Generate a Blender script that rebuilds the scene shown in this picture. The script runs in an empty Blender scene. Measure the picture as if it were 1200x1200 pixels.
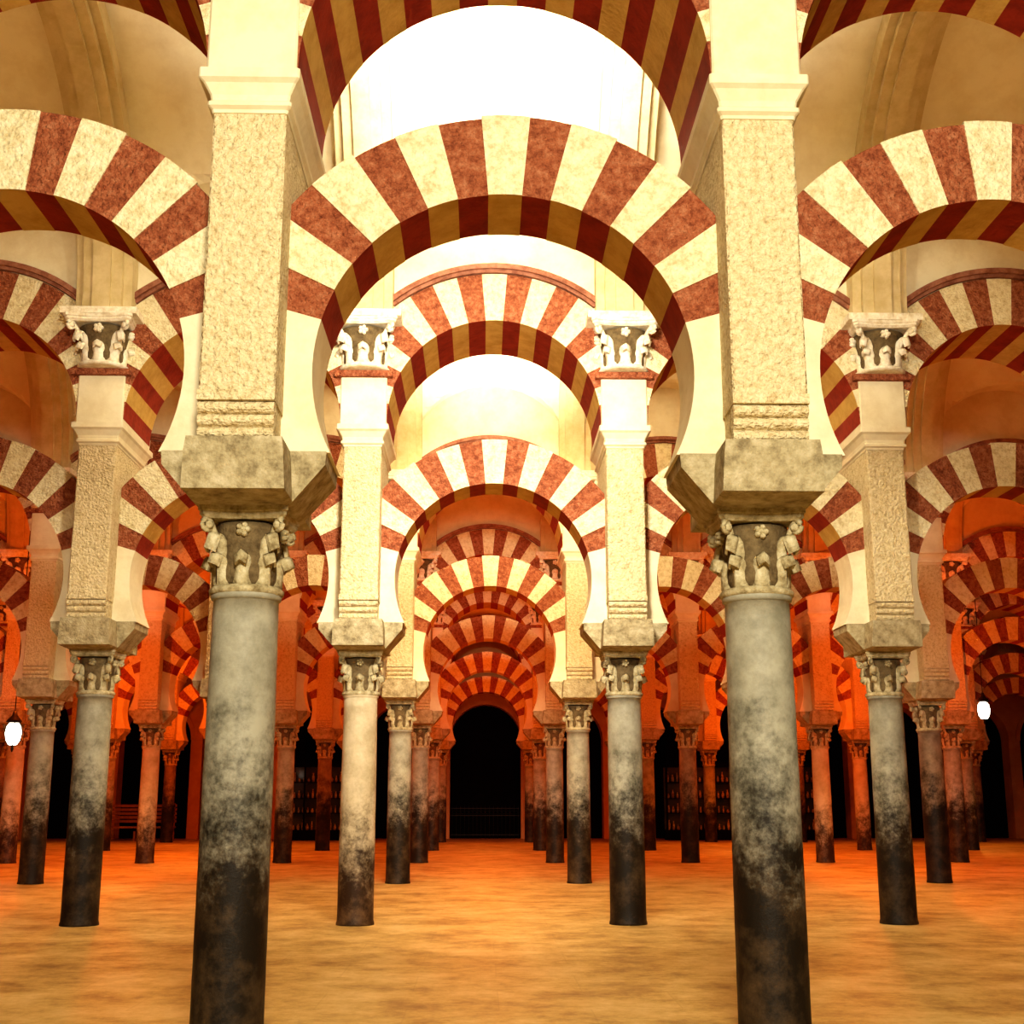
import bpy, bmesh, math, random, mathutils
from math import sin, cos, pi, sqrt, radians, acos
random.seed(7)
scene = bpy.context.scene
D = 7.25; Y1 = 7.45; S = 3.0
NROW = 6
ROWS = [Y1 + D*i for i in range(NROW)]
WALL_Y = 47.5
BAYS = [3.0*i for i in range(-7, 8)]
PIERS = [-22.5 + 3.0*i for i in range(16)]

# ------------------------------------------------------------ materials
def new_mat(name, rough=0.8, spec=0.3):
    m = bpy.data.materials.new(name); m.use_nodes = True
    nt = m.node_tree; b = nt.nodes['Principled BSDF']
    b.inputs['Roughness'].default_value = rough
    b.inputs['Specular IOR Level'].default_value = spec
    return m, nt, b

def noise_mat(name, stops, scale=6, bump=0.3, bscale=40, rough=0.85, detail=5, dist=0.02, spec=0.2):
    m, nt, b = new_mat(name, rough, spec)
    geo = nt.nodes.new('ShaderNodeNewGeometry')
    n = nt.nodes.new('ShaderNodeTexNoise'); n.inputs['Scale'].default_value = scale; n.inputs['Detail'].default_value = detail
    n.inputs['Roughness'].default_value = 0.7
    nt.links.new(geo.outputs['Position'], n.inputs['Vector'])
    r = nt.nodes.new('ShaderNodeValToRGB')
    cr = r.color_ramp
    while len(cr.elements) < len(stops): cr.elements.new(0.5)
    for e, (p, c) in zip(cr.elements, stops):
        e.position = p; e.color = (*c, 1)
    nt.links.new(n.outputs['Fac'], r.inputs['Fac'])
    nt.links.new(r.outputs['Color'], b.inputs['Base Color'])
    if bump > 0:
        n2 = nt.nodes.new('ShaderNodeTexNoise'); n2.inputs['Scale'].default_value = bscale; n2.inputs['Detail'].default_value = 3
        nt.links.new(geo.outputs['Position'], n2.inputs['Vector'])
        bp = nt.nodes.new('ShaderNodeBump'); bp.inputs['Strength'].default_value = bump; bp.inputs['Distance'].default_value = dist
        nt.links.new(n2.outputs['Fac'], bp.inputs['Height'])
        nt.links.new(bp.outputs['Normal'], b.inputs['Normal'])
    return m

M_STONE = noise_mat('rough_limestone', [(0.30,(0.46,0.34,0.17)),(0.47,(0.68,0.56,0.33)),(0.68,(0.78,0.68,0.45))], 22, 1.0, 38, dist=0.04)
M_CREAM = noise_mat('cream_voussoir', [(0.33,(0.60,0.48,0.26)),(0.5,(0.78,0.69,0.44)),(0.7,(0.86,0.79,0.57))], 16, 0.9, 38, dist=0.035)
M_BRICK = noise_mat('red_brick_voussoir', [(0.33,(0.20,0.05,0.022)),(0.5,(0.36,0.112,0.05)),(0.7,(0.50,0.21,0.11))], 20, 1.0, 42, dist=0.05)
M_CREAM_SHADE = noise_mat('ochre_soffit_shade', [(0.33,(0.46,0.28,0.06)),(0.6,(0.60,0.39,0.11))], 5, 0.3, 30)  # deeper ochre copy of the cream voussoir, underside shade put into the colour
M_BRICK_SHADE = noise_mat('red_soffit_shade', [(0.33,(0.20,0.016,0.005)),(0.6,(0.30,0.028,0.009))], 6, 0.3, 30)  # darker copy of the brick, soffit shade painted into its base colour
M_PLASTER = noise_mat('smooth_plaster', [(0.35,(0.68,0.59,0.39)),(0.6,(0.78,0.71,0.51))], 3, 0.12, 20)
M_VAULT = noise_mat('white_vault_plaster', [(0.35,(0.74,0.65,0.43)),(0.6,(0.84,0.77,0.56))], 2, 0.0, 15)
M_RIB = noise_mat('rib_plaster', [(0.35,(0.52,0.41,0.21)),(0.6,(0.64,0.53,0.31))], 3, 0.1, 15)
M_MOULD = noise_mat('terracotta_moulding', [(0.35,(0.20,0.07,0.04)),(0.6,(0.36,0.16,0.10))], 8, 0.4, 30)
M_GREYST = noise_mat('grey_impost_stone', [(0.3,(0.17,0.13,0.07)),(0.5,(0.38,0.32,0.19)),(0.7,(0.54,0.47,0.32))], 9, 0.7, 34, dist=0.02)
M_CAP = noise_mat('carved_capital_stone', [(0.3,(0.20,0.15,0.07)),(0.5,(0.46,0.39,0.23)),(0.7,(0.64,0.58,0.40))], 14, 0.5, 45)
M_CAP_SHADE = noise_mat('capital_recess_shade', [(0.3,(0.07,0.045,0.02)),(0.7,(0.22,0.16,0.08))], 14, 0.5, 45)  # bell behind the leaves, recess shade painted in as a darker colour
M_CAPW = noise_mat('white_capital_stone', [(0.35,(0.66,0.56,0.38)),(0.6,(0.88,0.84,0.70))], 12, 0.3, 40)
M_DARK = noise_mat('dark_wood', [(0.3,(0.002,0.0015,0.001)),(0.7,(0.006,0.004,0.003))], 8, 0, 30, rough=0.9, spec=0.05)
M_IRON = noise_mat('wrought_iron', [(0.3,(0.01,0.009,0.008)),(0.7,(0.03,0.025,0.02))], 20, 0, 60, rough=0.5)
M_WALL = noise_mat('wall_plaster', [(0.3,(0.50,0.26,0.10)),(0.7,(0.64,0.38,0.17))], 2, 0.2, 20)
M_WOODL = noise_mat('shop_wood', [(0.3,(0.20,0.08,0.02)),(0.7,(0.38,0.18,0.06))], 10, 0.2, 40, rough=0.5)

def floor_mat():
    m, nt, b = new_mat('floor_stone', 0.5, 0.3)
    geo = nt.nodes.new('ShaderNodeNewGeometry')
    n = nt.nodes.new('ShaderNodeTexNoise'); n.inputs['Scale'].default_value = 1.3; n.inputs['Detail'].default_value = 9; n.inputs['Roughness'].default_value = 0.78
    nt.links.new(geo.outputs['Position'], n.inputs['Vector'])
    r = nt.nodes.new('ShaderNodeValToRGB'); cr = r.color_ramp; cr.elements.new(0.5)
    for e,(p,c) in zip(cr.elements, [(0.36,(0.27,0.145,0.038)),(0.5,(0.52,0.345,0.115)),(0.64,(0.68,0.50,0.23))]):
        e.position=p; e.color=(*c,1)
    nt.links.new(n.outputs['Fac'], r.inputs['Fac'])
    br = nt.nodes.new('ShaderNodeTexBrick'); br.inputs['Scale'].default_value = 1.0
    br.inputs['Mortar Size'].default_value = 0.005; br.inputs['Brick Width'].default_value = 1.2; br.inputs['Row Height'].default_value = 0.8
    br.inputs['Color1'].default_value=(1,1,1,1); br.inputs['Color2'].default_value=(0.88,0.86,0.82,1); br.inputs['Mortar'].default_value=(0.7,0.65,0.6,1)
    nt.links.new(geo.outputs['Position'], br.inputs['Vector'])
    mx = nt.nodes.new('ShaderNodeMix'); mx.data_type='RGBA'; mx.blend_type='MULTIPLY'; mx.inputs[0].default_value=0.35
    nt.links.new(r.outputs['Color'], mx.inputs[6]); nt.links.new(br.outputs['Color'], mx.inputs[7])
    nt.links.new(mx.outputs[2], b.inputs['Base Color'])
    bp = nt.nodes.new('ShaderNodeBump'); bp.inputs['Strength'].default_value=0.3; bp.inputs['Distance'].default_value=0.05
    nt.links.new(n.outputs['Fac'], bp.inputs['Height']); nt.links.new(bp.outputs['Normal'], b.inputs['Normal'])
    return m
M_FLOOR = floor_mat()

def column_mat(name, top1, top2, low1, low2, zmid):
    m, nt, b = new_mat(name, 0.55, 0.25)
    tc = nt.nodes.new('ShaderNodeTexCoord'); geo = nt.nodes.new('ShaderNodeNewGeometry')
    sep = nt.nodes.new('ShaderNodeSeparateXYZ'); nt.links.new(tc.outputs['Object'], sep.inputs[0])
    nb = nt.nodes.new('ShaderNodeTexNoise'); nb.inputs['Scale'].default_value=4; nb.inputs['Detail'].default_value=6; nb.inputs['Roughness'].default_value=0.7
    nt.links.new(geo.outputs['Position'], nb.inputs['Vector'])
    ns = nt.nodes.new('ShaderNodeTexNoise'); ns.inputs['Scale'].default_value=30; ns.inputs['Detail'].default_value=4; ns.inputs['Roughness'].default_value=0.7
    nt.links.new(geo.outputs['Position'], ns.inputs['Vector'])
    def ramp(src, stops):
        r = nt.nodes.new('ShaderNodeValToRGB')
        for e,(p,c) in zip(r.color_ramp.elements, stops): e.position=p; e.color=(*c,1)
        nt.links.new(src, r.inputs['Fac']); return r.outputs['Color']
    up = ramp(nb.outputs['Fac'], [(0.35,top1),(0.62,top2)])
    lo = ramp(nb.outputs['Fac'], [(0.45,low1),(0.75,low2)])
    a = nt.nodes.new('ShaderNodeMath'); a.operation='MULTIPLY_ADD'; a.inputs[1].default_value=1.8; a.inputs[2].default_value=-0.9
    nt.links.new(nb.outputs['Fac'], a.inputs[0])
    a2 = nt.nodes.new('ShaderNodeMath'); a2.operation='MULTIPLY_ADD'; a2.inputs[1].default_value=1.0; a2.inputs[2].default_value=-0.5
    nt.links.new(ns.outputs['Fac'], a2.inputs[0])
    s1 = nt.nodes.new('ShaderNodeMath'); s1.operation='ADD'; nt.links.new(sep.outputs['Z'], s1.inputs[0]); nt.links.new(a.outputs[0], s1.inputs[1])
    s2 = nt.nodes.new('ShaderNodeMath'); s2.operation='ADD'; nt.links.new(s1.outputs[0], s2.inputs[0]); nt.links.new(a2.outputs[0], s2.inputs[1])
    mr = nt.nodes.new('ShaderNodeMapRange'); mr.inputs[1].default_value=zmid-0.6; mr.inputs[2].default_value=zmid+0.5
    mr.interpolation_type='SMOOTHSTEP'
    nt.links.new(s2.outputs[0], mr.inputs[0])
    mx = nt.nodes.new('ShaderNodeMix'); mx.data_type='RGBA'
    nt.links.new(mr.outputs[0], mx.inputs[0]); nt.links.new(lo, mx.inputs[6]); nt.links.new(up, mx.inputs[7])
    nt.links.new(mx.outputs[2], b.inputs['Base Color'])
    bp = nt.nodes.new('ShaderNodeBump'); bp.inputs['Strength'].default_value=0.35; bp.inputs['Distance'].default_value=0.01
    nt.links.new(ns.outputs['Fac'], bp.inputs['Height']); nt.links.new(bp.outputs['Normal'], b.inputs['Normal'])
    return m
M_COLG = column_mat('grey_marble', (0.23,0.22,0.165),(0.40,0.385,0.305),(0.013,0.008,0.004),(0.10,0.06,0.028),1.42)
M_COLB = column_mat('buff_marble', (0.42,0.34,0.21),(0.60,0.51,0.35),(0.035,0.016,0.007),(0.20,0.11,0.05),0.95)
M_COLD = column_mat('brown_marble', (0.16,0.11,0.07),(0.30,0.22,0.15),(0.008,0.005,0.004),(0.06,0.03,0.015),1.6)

# ------------------------------------------------------------ mesh builder
class MB:
    def __init__(s, mats): s.v=[]; s.f=[]; s.m=[]; s.sm=[]; s.mats=mats
    def add(s, pts):
        i=len(s.v); s.v.extend(pts); return i
    def face(s, idx, mi, smooth=False): s.f.append(idx); s.m.append(mi); s.sm.append(smooth)
    def box(s, x0,x1,y0,y1,z0,z1, mi=0):
        s.loft([[(x0,y0,z0),(x1,y0,z0),(x1,y1,z0),(x0,y1,z0)],[(x0,y0,z1),(x1,y0,z1),(x1,y1,z1),(x0,y1,z1)]], mi)
    def loft(s, rings, mi=0, smooth=False, caps=True, closed=True):
        n=len(rings[0]); b=[s.add(r) for r in rings]
        for a,c in zip(b,b[1:]):
            for i in range(n if closed else n-1):
                j=(i+1)%n
                s.face((a+i,a+j,c+j,c+i),mi,smooth)
        if caps:
            s.face(tuple(b[0]+i for i in reversed(range(n))),mi); s.face(tuple(b[-1]+i for i in range(n)),mi)
    def strip(s, inner, outer, y0, y1, mi=0, caps=True, mi_in=None):
        if mi_in is None: mi_in=mi
        n=len(inner)
        a=s.add([(x,y0,z) for x,z in inner]); b=s.add([(x,y0,z) for x,z in outer])
        c=s.add([(x,y1,z) for x,z in inner]); d=s.add([(x,y1,z) for x,z in outer])
        for i in range(n-1):
            s.face((a+i,a+i+1,b+i+1,b+i),mi); s.face((c+i,d+i,d+i+1,c+i+1),mi)
            s.face((a+i,c+i,c+i+1,a+i+1),mi_in); s.face((b+i,b+i+1,d+i+1,d+i),mi)
        if caps:
            s.face((a,b,d,c),mi); k=n-1; s.face((a+k,c+k,d+k,b+k),mi)
    def lathe(s, prof, mi=0, n=32, cx=0, cy=0):
        rings=[[(cx+r*cos(2*pi*i/n), cy+r*sin(2*pi*i/n), z) for i in range(n)] for r,z in prof]
        s.loft(rings, mi, True)
    def tube(s, path, rad, mi=0, n=8):
        rings=[]
        V=[mathutils.Vector(p) for p in path]
        for i,p in enumerate(V):
            t=(V[min(i+1,len(V)-1)]-V[max(i-1,0)]).normalized()
            up=mathutils.Vector((0,0,1)) if abs(t.z)<0.95 else mathutils.Vector((1,0,0))
            a=t.cross(up).normalized(); c=t.cross(a)
            r=rad[i] if isinstance(rad,(list,tuple)) else rad
            rings.append([tuple(p+a*r*cos(2*pi*k/n)+c*r*sin(2*pi*k/n)) for k in range(n)])
        s.loft(rings, mi, True)
    def mesh(s, name):
        me=bpy.data.meshes.new(name); me.from_pydata(s.v,[],s.f)
        for m in s.mats: me.materials.append(m)
        for p,mi,sm in zip(me.polygons,s.m,s.sm): p.material_index=mi; p.use_smooth=sm
        bm=bmesh.new(); bm.from_mesh(me); bmesh.ops.recalc_face_normals(bm, faces=bm.faces); bm.to_mesh(me); bm.free()
        return me

def obj(name, me, loc=(0,0,0), parent=None, scale=None, rotz=0):
    o=bpy.data.objects.new(name, me); scene.collection.objects.link(o)
    o.location=loc; o.rotation_euler[2]=rotz
    if scale: o.scale=scale
    if parent: o.parent=parent
    return o
def empty(name, loc):
    e=bpy.data.objects.new(name,None); e.empty_display_size=0.2; scene.collection.objects.link(e); e.location=loc; return e

# ------------------------------------------------------------ capital
def add_capital(mb, z0, z1, r0, half, mi, mb_i, cx=0, cy=0, nleaf=8):
    H=z1-z0
    def bell(t):
        return r0*(0.96+0.04*t) + (half*0.80-r0)*max(0,t)**2.6
    mb.lathe([(r0*1.0,z0-0.02),(r0*1.14,z0-0.012),(r0*1.16,z0+0.012),(r0*1.06,z0+0.03)], mi, 24, cx, cy)
    prof=[(r0*.9,z0+0.02)]
    for i in range(1,11):
        t=i/10; prof.append((bell(t), z0+0.03+t*(H*0.82-0.03)))
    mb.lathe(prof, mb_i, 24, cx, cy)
    def leaf(ang, h, w, curl, base=0.02):
        NI,NJ=8,5; P=[];Q=[]
        for i in range(NI):
            t=i/(NI-1)
            zz=z0+base+h*(sin(min(t,0.86)/0.86*pi/2)) - (0.35*h*((t-0.7)/0.3)**2 if t>0.7 else 0)
            tt=max(0,min(1,(zz-z0)/(H*0.82)))
            out=bell(tt)+0.012+curl*t**2.6
            ww=w*(1-0.25*t-0.45*max(0,t-0.6)) * (1+0.12*sin(t*pi*5))
            for j in range(NJ):
                u=(j/(NJ-1)-0.5)*2
                rr=out - 0.022*u*u + (0.014 if j==2 else 0)
                a=ang+u*ww/(2*max(out,0.05))
                P.append((cx+rr*cos(a),cy+rr*sin(a),zz-0.02*abs(u)))
                rr2=rr-0.022
                Q.append((cx+rr2*cos(a),cy+rr2*sin(a),zz-0.02*abs(u)-0.006))
        a=mb.add(P); b=mb.add(Q)
        for i in range(NI-1):
            for j in range(NJ-1):
                k=i*NJ+j
                mb.face((a+k,a+k+1,a+k+NJ+1,a+k+NJ),mi,True); mb.face((b+k,b+k+NJ,b+k+NJ+1,b+k+1),mi,True)
            for j in (0,NJ-1):
                k=i*NJ+j; mb.face((a+k,a+k+NJ,b+k+NJ,b+k),mi)
        for j in range(NJ-1):
            k=(NI-1)*NJ+j; mb.face((a+k,a+k+1,b+k+1,b+k),mi)
            mb.face((a+j,b+j,b+j+1,a+j+1),mi)
    for i in range(nleaf):
        leaf(2*pi*i/nleaf, H*0.44, r0*0.66, r0*0.36)
    for i in range(nleaf//2):
        leaf(2*pi*i/(nleaf//2)+pi/4, H*0.70, r0*0.62, r0*0.50)
    for q in range(4):
        a=pi/4+q*pi/2
        R=half*1.16; zc=z0+H*0.77; path=[];rad=[]
        for i in range(8):
            t=i/7; rr=bell(0.5)+ (R-bell(0.5))*t**1.3; path.append((rr, z0+H*(0.42+0.44*t)))
            rad.append(r0*0.10)
        for i in range(1,15):
            th=pi/2-i*0.5; rr=r0*0.24*(1-i/18)
            path.append((R+rr*cos(th), zc+ rr*sin(th))); rad.append(r0*(0.10-0.003*i))
        mb.tube([(cx+p[0]*cos(a),cy+p[0]*sin(a),p[1]) for p in path], rad, mi, 6)
        mb.tube([(cx+R*cos(a)+k*cos(a+pi/2),cy+R*sin(a)+k*sin(a+pi/2),zc) for k in (-r0*.15,-r0*.12,r0*.12,r0*.15)],[r0*.06,r0*.13,r0*.13,r0*.06],mi,8)
        a=q*pi/2; R=half*0.84; zf=z0+H*0.72
        for k in range(6):
            b=2*pi*k/5
            off=0 if k==5 else r0*.14
            px=R*cos(a)-sin(a)*cos(b)*off; py=R*sin(a)+cos(a)*cos(b)*off; pz=zf+sin(b)*off
            mb.tube([(cx+px-0.04*cos(a),cy+py-0.04*sin(a),pz),(cx+px,cy+py,pz),(cx+px+0.025*cos(a),cy+py+0.025*sin(a),pz)],[r0*.10,r0*.10,r0*.04],mi,7)
    def ring(h,z):
        pts=[]
        for q in range(4):
            a=q*pi/2
            for i in range(8):
                u=-0.86+1.72*i/7
                d=h*(0.84+0.16*u*u); x=d; y=u*h
                pts.append((cx+x*cos(a)-y*sin(a), cy+x*sin(a)+y*cos(a), z))
        return pts
    mb.loft([ring(half*.98,z0+H*.85),ring(half*1.06,z0+H*.89),ring(half*1.06,z0+H*.93),ring(half*1.1,z0+H*.945),ring(half*1.1,z1)],mi)

CZ0, CZ1 = 2.50, 2.98
def column_mesh(name, mat, rb=0.199, rt=0.188):
    mb=MB([mat,M_CAP,M_CAP_SHADE])
    prof=[(rb*1.05,0.0),(rb*1.05,0.02),(rb*1.01,0.045)]
    for i in range(1,25):
        t=i/24; prof.append((rb+(rt-rb)*t+0.004*sin(t*pi)+random.uniform(-.0012,.0012),0.06+t*(CZ0-0.06-0.05)))
    prof+=[(rt*1.0,CZ0-0.05),(rt*1.07,CZ0-0.04),(rt*1.09,CZ0-0.025),(rt*1.06,CZ0)]
    mb.lathe(prof,0,40)
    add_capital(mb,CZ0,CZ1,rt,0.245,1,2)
    return mb.mesh(name)
COLS=[column_mesh('column_grey',M_COLG),column_mesh('column_buff',M_COLB),column_mesh('column_brown',M_COLD)]

# ------------------------------------------------------------ pier
def pier_mesh():
    mb=MB([M_STONE,M_PLASTER,M_GREYST,M_CAPW,M_BRICK,M_CAP_SHADE])
    def cross(ax,ay,bx,by,z):
        return [(-ax,-ay,z),(ax,-ay,z),(ax,-by,z),(bx,-by,z),(bx,by,z),(ax,by,z),(ax,ay,z),(-ax,ay,z),(-ax,by,z),(-bx,by,z),(-bx,-by,z),(-ax,-by,z)]
    mb.loft([cross(.25,.40,.26,.24,2.98),cross(.285,.57,.29,.265,3.0),cross(.275,.60,.47,.285,3.21),cross(.265,.60,.475,.29,3.29)],2)
    hx=.213
    mb.box(-hx+.008,hx-.008,-.50,.50,3.28,3.56,0)
    for sgn in (-1,1):
        for i,(y,z) in enumerate([(.515,3.325),(.53,3.395),(.545,3.465)]):
            ring=[[(x, sgn*(y+.052*cos(a)), z+.038*sin(a)) for a in [2*pi*k/14 for k in range(14)]] for x in (-hx,hx)]
            mb.loft(ring,0)
        mb.box(-hx-.004,hx+.004,min(sgn*.3,sgn*.603),max(sgn*.3,sgn*.603),3.50,3.56,0)
    def rr(hx,hy,z,c=.012): return [(-hx+c,-hy,z),(hx-c,-hy,z),(hx,-hy+c,z),(hx,hy-c,z),(hx-c,hy,z),(-hx+c,hy,z),(-hx,hy-c,z),(-hx,-hy+c,z)]
    mb.loft([rr(hx,.59,3.56),rr(hx,.59,5.30)],0)
    mb.loft([rr(.22,.60,5.26),rr(.225,.605,5.28),rr(.245,.63,5.295),rr(.245,.63,5.32),rr(.23,.61,5.335),rr(.235,.615,5.37),rr(.27,.65,5.43),rr(.295,.68,5.45),rr(.295,.68,5.51)],1)
    mb.loft([rr(.265,.615,5.51),rr(.265,.615,6.10)],1)
    mb.loft([rr(.265,.615,6.10),rr(.262,.59,6.78)],1)
    for sgn in (-1,1):
        y=.58*sgn
        mb.box(-.33,.33,min(y,y+.10*sgn),max(y,y+.10*sgn),6.08,6.15,4)
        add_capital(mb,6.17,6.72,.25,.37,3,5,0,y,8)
        mb.box(-.43,.43,min(y,y+.36*sgn),max(y,y+.36*sgn),6.72,6.80,3)
    mb.box(-.262,.262,-.587,.587,6.75,8.6,1)
    return mb.mesh('pier')
PIER=pier_mesh()

# ------------------------------------------------------------ arches (one bay)
def arch_mesh():
    mb=MB([M_CREAM,M_BRICK,M_PLASTER,M_MOULD,M_CREAM_SHADE,M_BRICK_SHADE])
    r,R,zc=1.126,1.646,3.791; T0=radians(16); NV=15
    def outer(th,Rr,zc):
        c=cos(th)
        q=Rr if abs(c)*Rr<=1.5 else 1.5/abs(c)
        return (q*c, zc+q*sin(th))
    dth=(pi-2*T0)/NV
    jt=[0]+[random.uniform(-.012,.012) for _ in range(NV-1)]+[0]
    for k in range(NV):
        a0=T0+k*dth+jt[k]; a1=T0+(k+1)*dth+jt[k+1]; mi=0 if k%2==1 else 1
        jr=random.uniform(-.015,.015); y=.28+(0.006 if mi==0 else -0.004)
        ths=[a0+(a1-a0)*i/4 for i in range(5)]
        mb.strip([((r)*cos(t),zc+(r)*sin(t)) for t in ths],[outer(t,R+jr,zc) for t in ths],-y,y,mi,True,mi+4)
    zb=3.285
    tb=math.asin((zb-zc)/r)
    for sg in (1,-1):
        ths=[tb+(T0-tb)*i/12 for i in range(13)]
        zt=outer(T0,R,zc)[1]
        inn=[(sg*r*cos(t),zc+r*sin(t)) for t in ths]
        out=[(sg*1.5,zb+(zt-zb)*i/12) for i in range(13)]
        mb.strip(inn,out,-.28,.28,2)
    r,R,zc=1.23,1.81,5.575; NV=19; dth=pi/NV
    for k in range(NV):
        a0=k*dth; mi=0 if k%2==1 else 1
        y=.585+(0.005 if mi==0 else 0)
        ths=[a0+dth*i/4 for i in range(5)]
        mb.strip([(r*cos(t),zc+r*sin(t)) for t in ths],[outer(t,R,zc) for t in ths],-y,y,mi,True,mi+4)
    ta=acos(1.5/1.81)
    ths=[ta+(pi-2*ta)*i/24 for i in range(25)]
    mb.strip([(1.81*cos(t),zc+1.81*sin(t)) for t in ths],[(1.81*cos(t),8.6) for t in ths],-.56,.56,2)
    ta=acos(1.2/1.87)
    ths=[ta+(pi-2*ta)*i/20 for i in range(21)]
    for (ra,rb,yy) in ((1.82,1.86,.62),(1.86,1.92,.66)):
        mb.strip([(ra*cos(t),zc+ra*sin(t)) for t in ths],[(rb*cos(t),zc+rb*sin(t)) for t in ths],-yy,-.55,3)
        mb.strip([(ra*cos(t),zc+ra*sin(t)) for t in ths],[(rb*cos(t),zc+rb*sin(t)) for t in ths],.55,yy,3)
    return mb.mesh('double_arch')
ARCH=arch_mesh()

for ri,y in enumerate(ROWS):
    arc=empty('double_arch_arcade',(0,y,0))
    for i,x in enumerate(PIERS): obj(f'pier_{i+1}',PIER,(x,0,0),arc)
    for i,x in enumerate(BAYS): obj(f'striped_arches_{i+1}',ARCH,(x,0,0),arc)
    for i,x in enumerate(PIERS):
        k=0
        if ri==1 and abs(x+1.5)<.1: k=1
        elif ri>=2: k=random.choice([0,1,2]) if abs(x)>2 else 0
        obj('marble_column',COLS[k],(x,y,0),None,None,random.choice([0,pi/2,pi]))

# ------------------------------------------------------------ vaults
def vault_mesh():
    mb=MB([M_VAULT,M_RIB])
    R=3.1; NX,NY=36,56
    pts=[]
    for j in range(NY+1):
        yy=-R*cos(pi*j/NY)
        z1=6.8+0.98*sqrt(max(0,R*R-yy*yy))
        for i in range(NX+1):
            x=-1.5*cos(pi*i/NX)
            z2=6.8+1.6*sqrt(max(0,1-(x/1.5)**2))
            pts.append((x,yy,max(z1,z2)))
    a=mb.add(pts); W=NX+1
    for j in range(NY):
        for i in range(NX):
            k=a+j*W+i; mb.face((k,k+1,k+W+1,k+W),0,False)
    return mb.mesh('vault_bay')
def rib_mesh():
    mb=MB([M_VAULT,M_RIB])
    def arc(r0,r1,hw):
        ths=[pi*i/40 for i in range(41)]
        rings=[]
        for t in ths:
            c,s_=cos(t),sin(t)*0.98
            rings.append([(-hw,r0*c,6.78+r0*s_),(hw,r0*c,6.78+r0*s_),(hw,r1*c,6.78+r1*s_),(-hw,r1*c,6.78+r1*s_)])
        mb.loft(rings,1)
    arc(2.88,3.12,.32); arc(2.80,2.90,.22); arc(2.75,2.82,.10)
    return mb.mesh('transverse_rib')
VAULT=vault_mesh(); RIB=rib_mesh()
ceil=empty('ceiling',(0,0,0))
naves=[(Y1-D/2,1.0)]+[(y+D/2,1.0) for y in ROWS[:-1]]+[((ROWS[-1]+.56+WALL_Y)/2,(WALL_Y-ROWS[-1]-.56)/6.2)]
for n,(yc,sy) in enumerate(naves):
    for i,x in enumerate(BAYS): obj(f'vault_{n+1}_{i+1}',VAULT,(x,yc,0),ceil,(1,sy,1))
    for i,x in enumerate(PIERS): obj(f'rib_{n+1}_{i+1}',RIB,(x,yc,0),ceil,(1,sy,1))

# ------------------------------------------------------------ floor, walls
mb=MB([M_FLOOR]); mb.box(-24,24,-6,49.5,-.2,0,0); obj('floor',mb.mesh('floor'))
for nm,x0,x1 in (('wall_left',-24.0,-23.6),('wall_right',23.6,24.0)):
    mb=MB([M_WALL]); mb.box(x0,x1,-6,49.5,0,10.2,0); obj(nm,mb.mesh(nm))
mb=MB([M_WALL,M_MOULD]); dr,dz=1.29,3.5
for x in BAYS:
    ths=[pi*i/28 for i in range(29)]
    inn=[(x+dr,0)]+[(x+dr*cos(t),dz+dr*sin(t)) for t in ths]+[(x-dr,0)]
    out=[(x+1.5,0)]+[(x+1.5*(1-2*i/28),10.2) for i in range(29)]+[(x-1.5,0)]
    mb.strip(inn,out,WALL_Y,WALL_Y+.7,0,False)
    i2=[(x+(dr+.0)*cos(t),dz+(dr+.0)*sin(t)) for t in ths]; o2=[(x+(dr+.16)*cos(t),dz+(dr+.16)*sin(t)) for t in ths]
    mb.strip(i2,o2,WALL_Y-.06,WALL_Y+.02,0)
mb.box(-24,-22.5,WALL_Y,WALL_Y+.7,0,10.2); mb.box(22.5,24,WALL_Y,WALL_Y+.7,0,10.2)
obj('wall_back',mb.mesh('wall_back'))
def door_mesh():
    mb=MB([M_DARK,M_IRON])
    mb.box(-1.42,1.42,.03,.10,0,4.95,0)
    for sx in (-1,1):
        for (z0,z1) in ((.2,1.5),(1.7,3.2)):
            mb.box(sx*.68-.5,sx*.68+.5,.0,.04,z0,z1,0)
    mb.box(-.03,.03,-.01,.04,0,4.9,0)
    return mb.mesh('door')
DOOR=door_mesh()
for i,x in enumerate(BAYS): obj(f'door_{i+1}',DOOR,(x,WALL_Y+.74,0))
mb=MB([M_IRON])
for i in range(17):
    x=-1.2+i*.15; mb.tube([(x,0,0.0),(x,0,1.1),(x,0,1.2)],[.010,.010,.003],0,6)
for z in (.12,.8,1.05): mb.box(-1.25,1.25,-.012,.012,z,z+.03)
for i in range(16):
    cxx=-1.125+i*.15
    mb.tube([(cxx+.06*cos(a),0,.93+.06*sin(a)) for a in [2*pi*k/12 for k in range(13)]],.007,0,5)
obj('iron_gate',mb.mesh('iron_gate'),(0,WALL_Y+.35,0))

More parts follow.
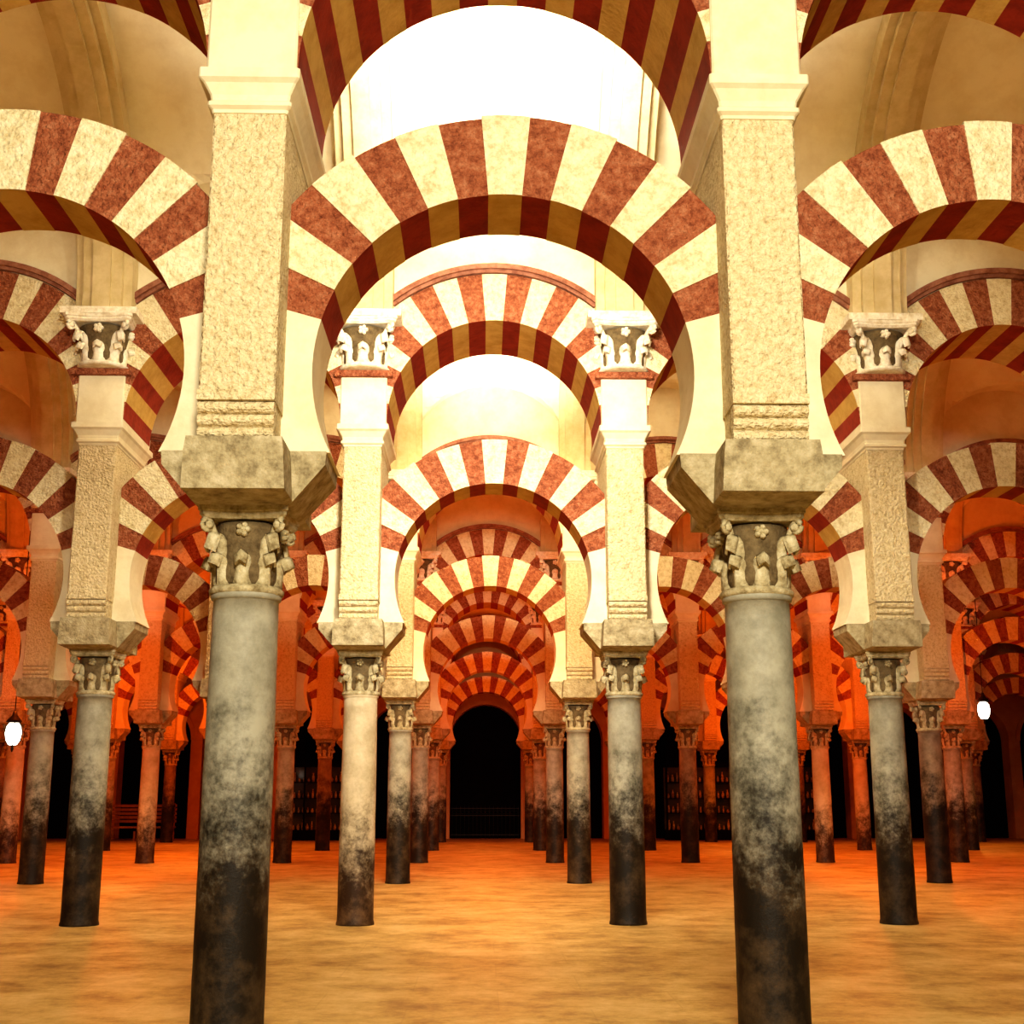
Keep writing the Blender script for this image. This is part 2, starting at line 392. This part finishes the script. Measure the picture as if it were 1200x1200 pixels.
M_GLASS,nt_,b_=new_mat('cabinet_glass',0.08,0.8); b_.inputs['Base Color'].default_value=(.05,.07,.08,1)
M_GOODS=noise_mat('shop_goods',[(0.35,(0.10,0.04,0.02)),(0.5,(0.5,0.35,0.15)),(0.7,(0.7,0.75,0.75))],18,0,rough=.6)
mb=MB([M_DARK,M_GLASS,M_GOODS])
mb.box(-1.2,1.2,-.3,.3,0,.35,0); mb.box(-1.2,1.2,-.3,.3,2.5,2.65,0)
for x in (-1.2,-.41,.37,1.14): mb.box(x,x+.06,-.3,-.24,.35,2.5,0)
mb.box(-1.2,1.2,.24,.3,.35,2.5,1)
for z in (.9,1.4,1.95):
    mb.box(-1.15,1.15,-.22,.24,z,z+.03,0)
for z in (.35,.93,1.43,1.98):
    for i in range(14):
        h=random.uniform(.12,.36); w=random.uniform(.05,.11); x=-1.08+i*.16
        mb.loft([[(x+w*.5*cos(a)*k,-.02+w*.5*sin(a)*k,z+h*t) for a in [2*pi*q/8 for q in range(8)]] for k,t in ((.7,0),(1,.3),(.9,.6),(.4,.8),(.5,1))],2)
CAB=mb.mesh('display_cabinet')
for x in (7.5,10.5,-5.9): obj('display_cabinet',CAB,(x,45.9,0))
mb=MB([M_WOODL])
mb.box(-1.3,1.3,-.25,.25,.42,.48)
for i in range(5): mb.box(-1.3,1.3,.2,.26,.6+i*.13,.69+i*.13)
for x in (-1.25,-.03,1.19):
    mb.box(x,x+.06,-.22,-.16,0,.42); mb.box(x,x+.06,.2,.26,0,1.25)
    mb.box(x,x+.06,-.22,.26,.32,.42)
BEN=mb.mesh('wooden_bench')
obj('wooden_bench',BEN,(-12.0,45.6,0))

# ------------------------------------------------------------ hanging lanterns
M_GLOW,nt_,b_=new_mat('lantern_glass',.4,.2); b_.inputs['Base Color'].default_value=(.9,.85,.75,1)
b_.inputs['Emission Color'].default_value=(1,.9,.72,1); b_.inputs['Emission Strength'].default_value=6
mb=MB([M_IRON,M_GLOW])
mb.lathe([(.02,-.24),(.08,-.22),(.13,-.13),(.15,0),(.13,.12),(.08,.20)],1,20)
mb.lathe([(.09,.19),(.15,.21),(.13,.25),(.05,.34),(.03,.42)],0,20)
mb.lathe([(.01,-.36),(.03,-.30),(.02,-.26),(.05,-.23)],0,12)
for q in range(4):
    a=q*pi/2+.4; mb.tube([(rr_*cos(a),rr_*sin(a),z) for rr_,z in ((.05,-.24),(.125,-.16),(.165,0),(.14,.13),(.10,.20))],.009,0,5)
mb.tube([(0,0,.4),(0,0,6.0)],.010,0,6)
LAN=mb.mesh('hanging_lantern')
for (x,y,z) in ((-9.15,25.2,2.6),(12.4,32.0,3.55)): obj('hanging_lantern',LAN,(x,y,z))

# ------------------------------------------------------------ lights
def light(kind,name,loc,power,color,size=0.1,target=None,sizey=None,spread=None):
    l=bpy.data.lights.new(name,kind); l.energy=power; l.color=color
    if kind=='AREA':
        l.size=size
        if sizey: l.shape='RECTANGLE'; l.size_y=sizey
        if spread: l.spread=radians(spread)
    else: l.shadow_soft_size=size
    if kind=='SPOT': l.spot_size=radians(spread or 120); l.spot_blend=.6
    o=bpy.data.objects.new(name,l); scene.collection.objects.link(o); o.location=loc
    if target is not None:
        d=mathutils.Vector(target)-mathutils.Vector(loc)
        o.rotation_euler=d.to_track_quat('-Z','Y').to_euler()
    return o
light('AREA','key_light_front',(0.4,-1.2,5.0),1000,(1,.90,.69),1.3,(0,7.5,2.8))  # unseen key light added behind the camera for the front row
for n,(y,p) in enumerate([(Y1+D/2,420),(Y1+1.5*D,560)]):
    light('AREA','vault_uplight',(0,y,6.2),p,(1,.95,.84),1.2,(0,y,9),3.5,105)
light('AREA','arcade_fill',(0,Y1+.75,5.75),230,(1,.91,.74),.8,(0,Y1+D,4.6),.5,100)  # unseen fill added behind the arch crown to brighten the second row
light('AREA','arcade_fill',(0,Y1+D+.75,5.75),120,(1,.72,.42),.8,(0,Y1+2*D,4.4),.5,90)  # same kind of added fill, aimed at the third row
for x in (-6,6): light('AREA','vault_uplight',(x,Y1+D/2,5.6),18,(1,.68,.30),1.5,(x,Y1+D/2,9),3,140)
for y,p in ((Y1+.5*D,60),(Y1+1.5*D,190),(Y1+2.5*D,240),(Y1+3.5*D,220),(Y1+4.5*D,200)):
    for x in (-15,-7.5,0,7.5,15):
        if x==0 and y<15: continue
        light('SPOT','hanging_lamp',(x,y,3.1),p*(.6 if x==0 else 1),(1,.40,.06),.05,(x,y,0),None,155)
for y,p in ((Y1+1.5*D,90),(Y1+2.5*D,330),(Y1+3.5*D,400),(Y1+4.5*D,330)):
    for x in (-9,0,9):
        if x==0 and y<20: continue
        light('POINT','hanging_lamp',(x,y,4.4),p*(.45 if x==0 else 1),(1,.125,.006),.05)
for x in (-9,9): light('POINT','hanging_lamp',(x,Y1+D/2,4.6),45,(1,.20,.02),.05)

w=bpy.data.worlds.new('world'); scene.world=w; w.use_nodes=True
w.node_tree.nodes['Background'].inputs[0].default_value=(1,.60,.25,1)
w.node_tree.nodes['Background'].inputs[1].default_value=0.03

scene.view_settings.view_transform='Standard'
try: scene.view_settings.look='Medium High Contrast'
except Exception: scene.view_settings.look='None'
cam=bpy.data.cameras.new('camera'); co=bpy.data.objects.new('camera',cam); scene.collection.objects.link(co)
cam.lens=45; cam.sensor_width=36; cam.clip_end=200
co.location=(-0.115,0,1.316); co.rotation_euler=(radians(90+12.74),0,radians(-1.303))
scene.camera=co
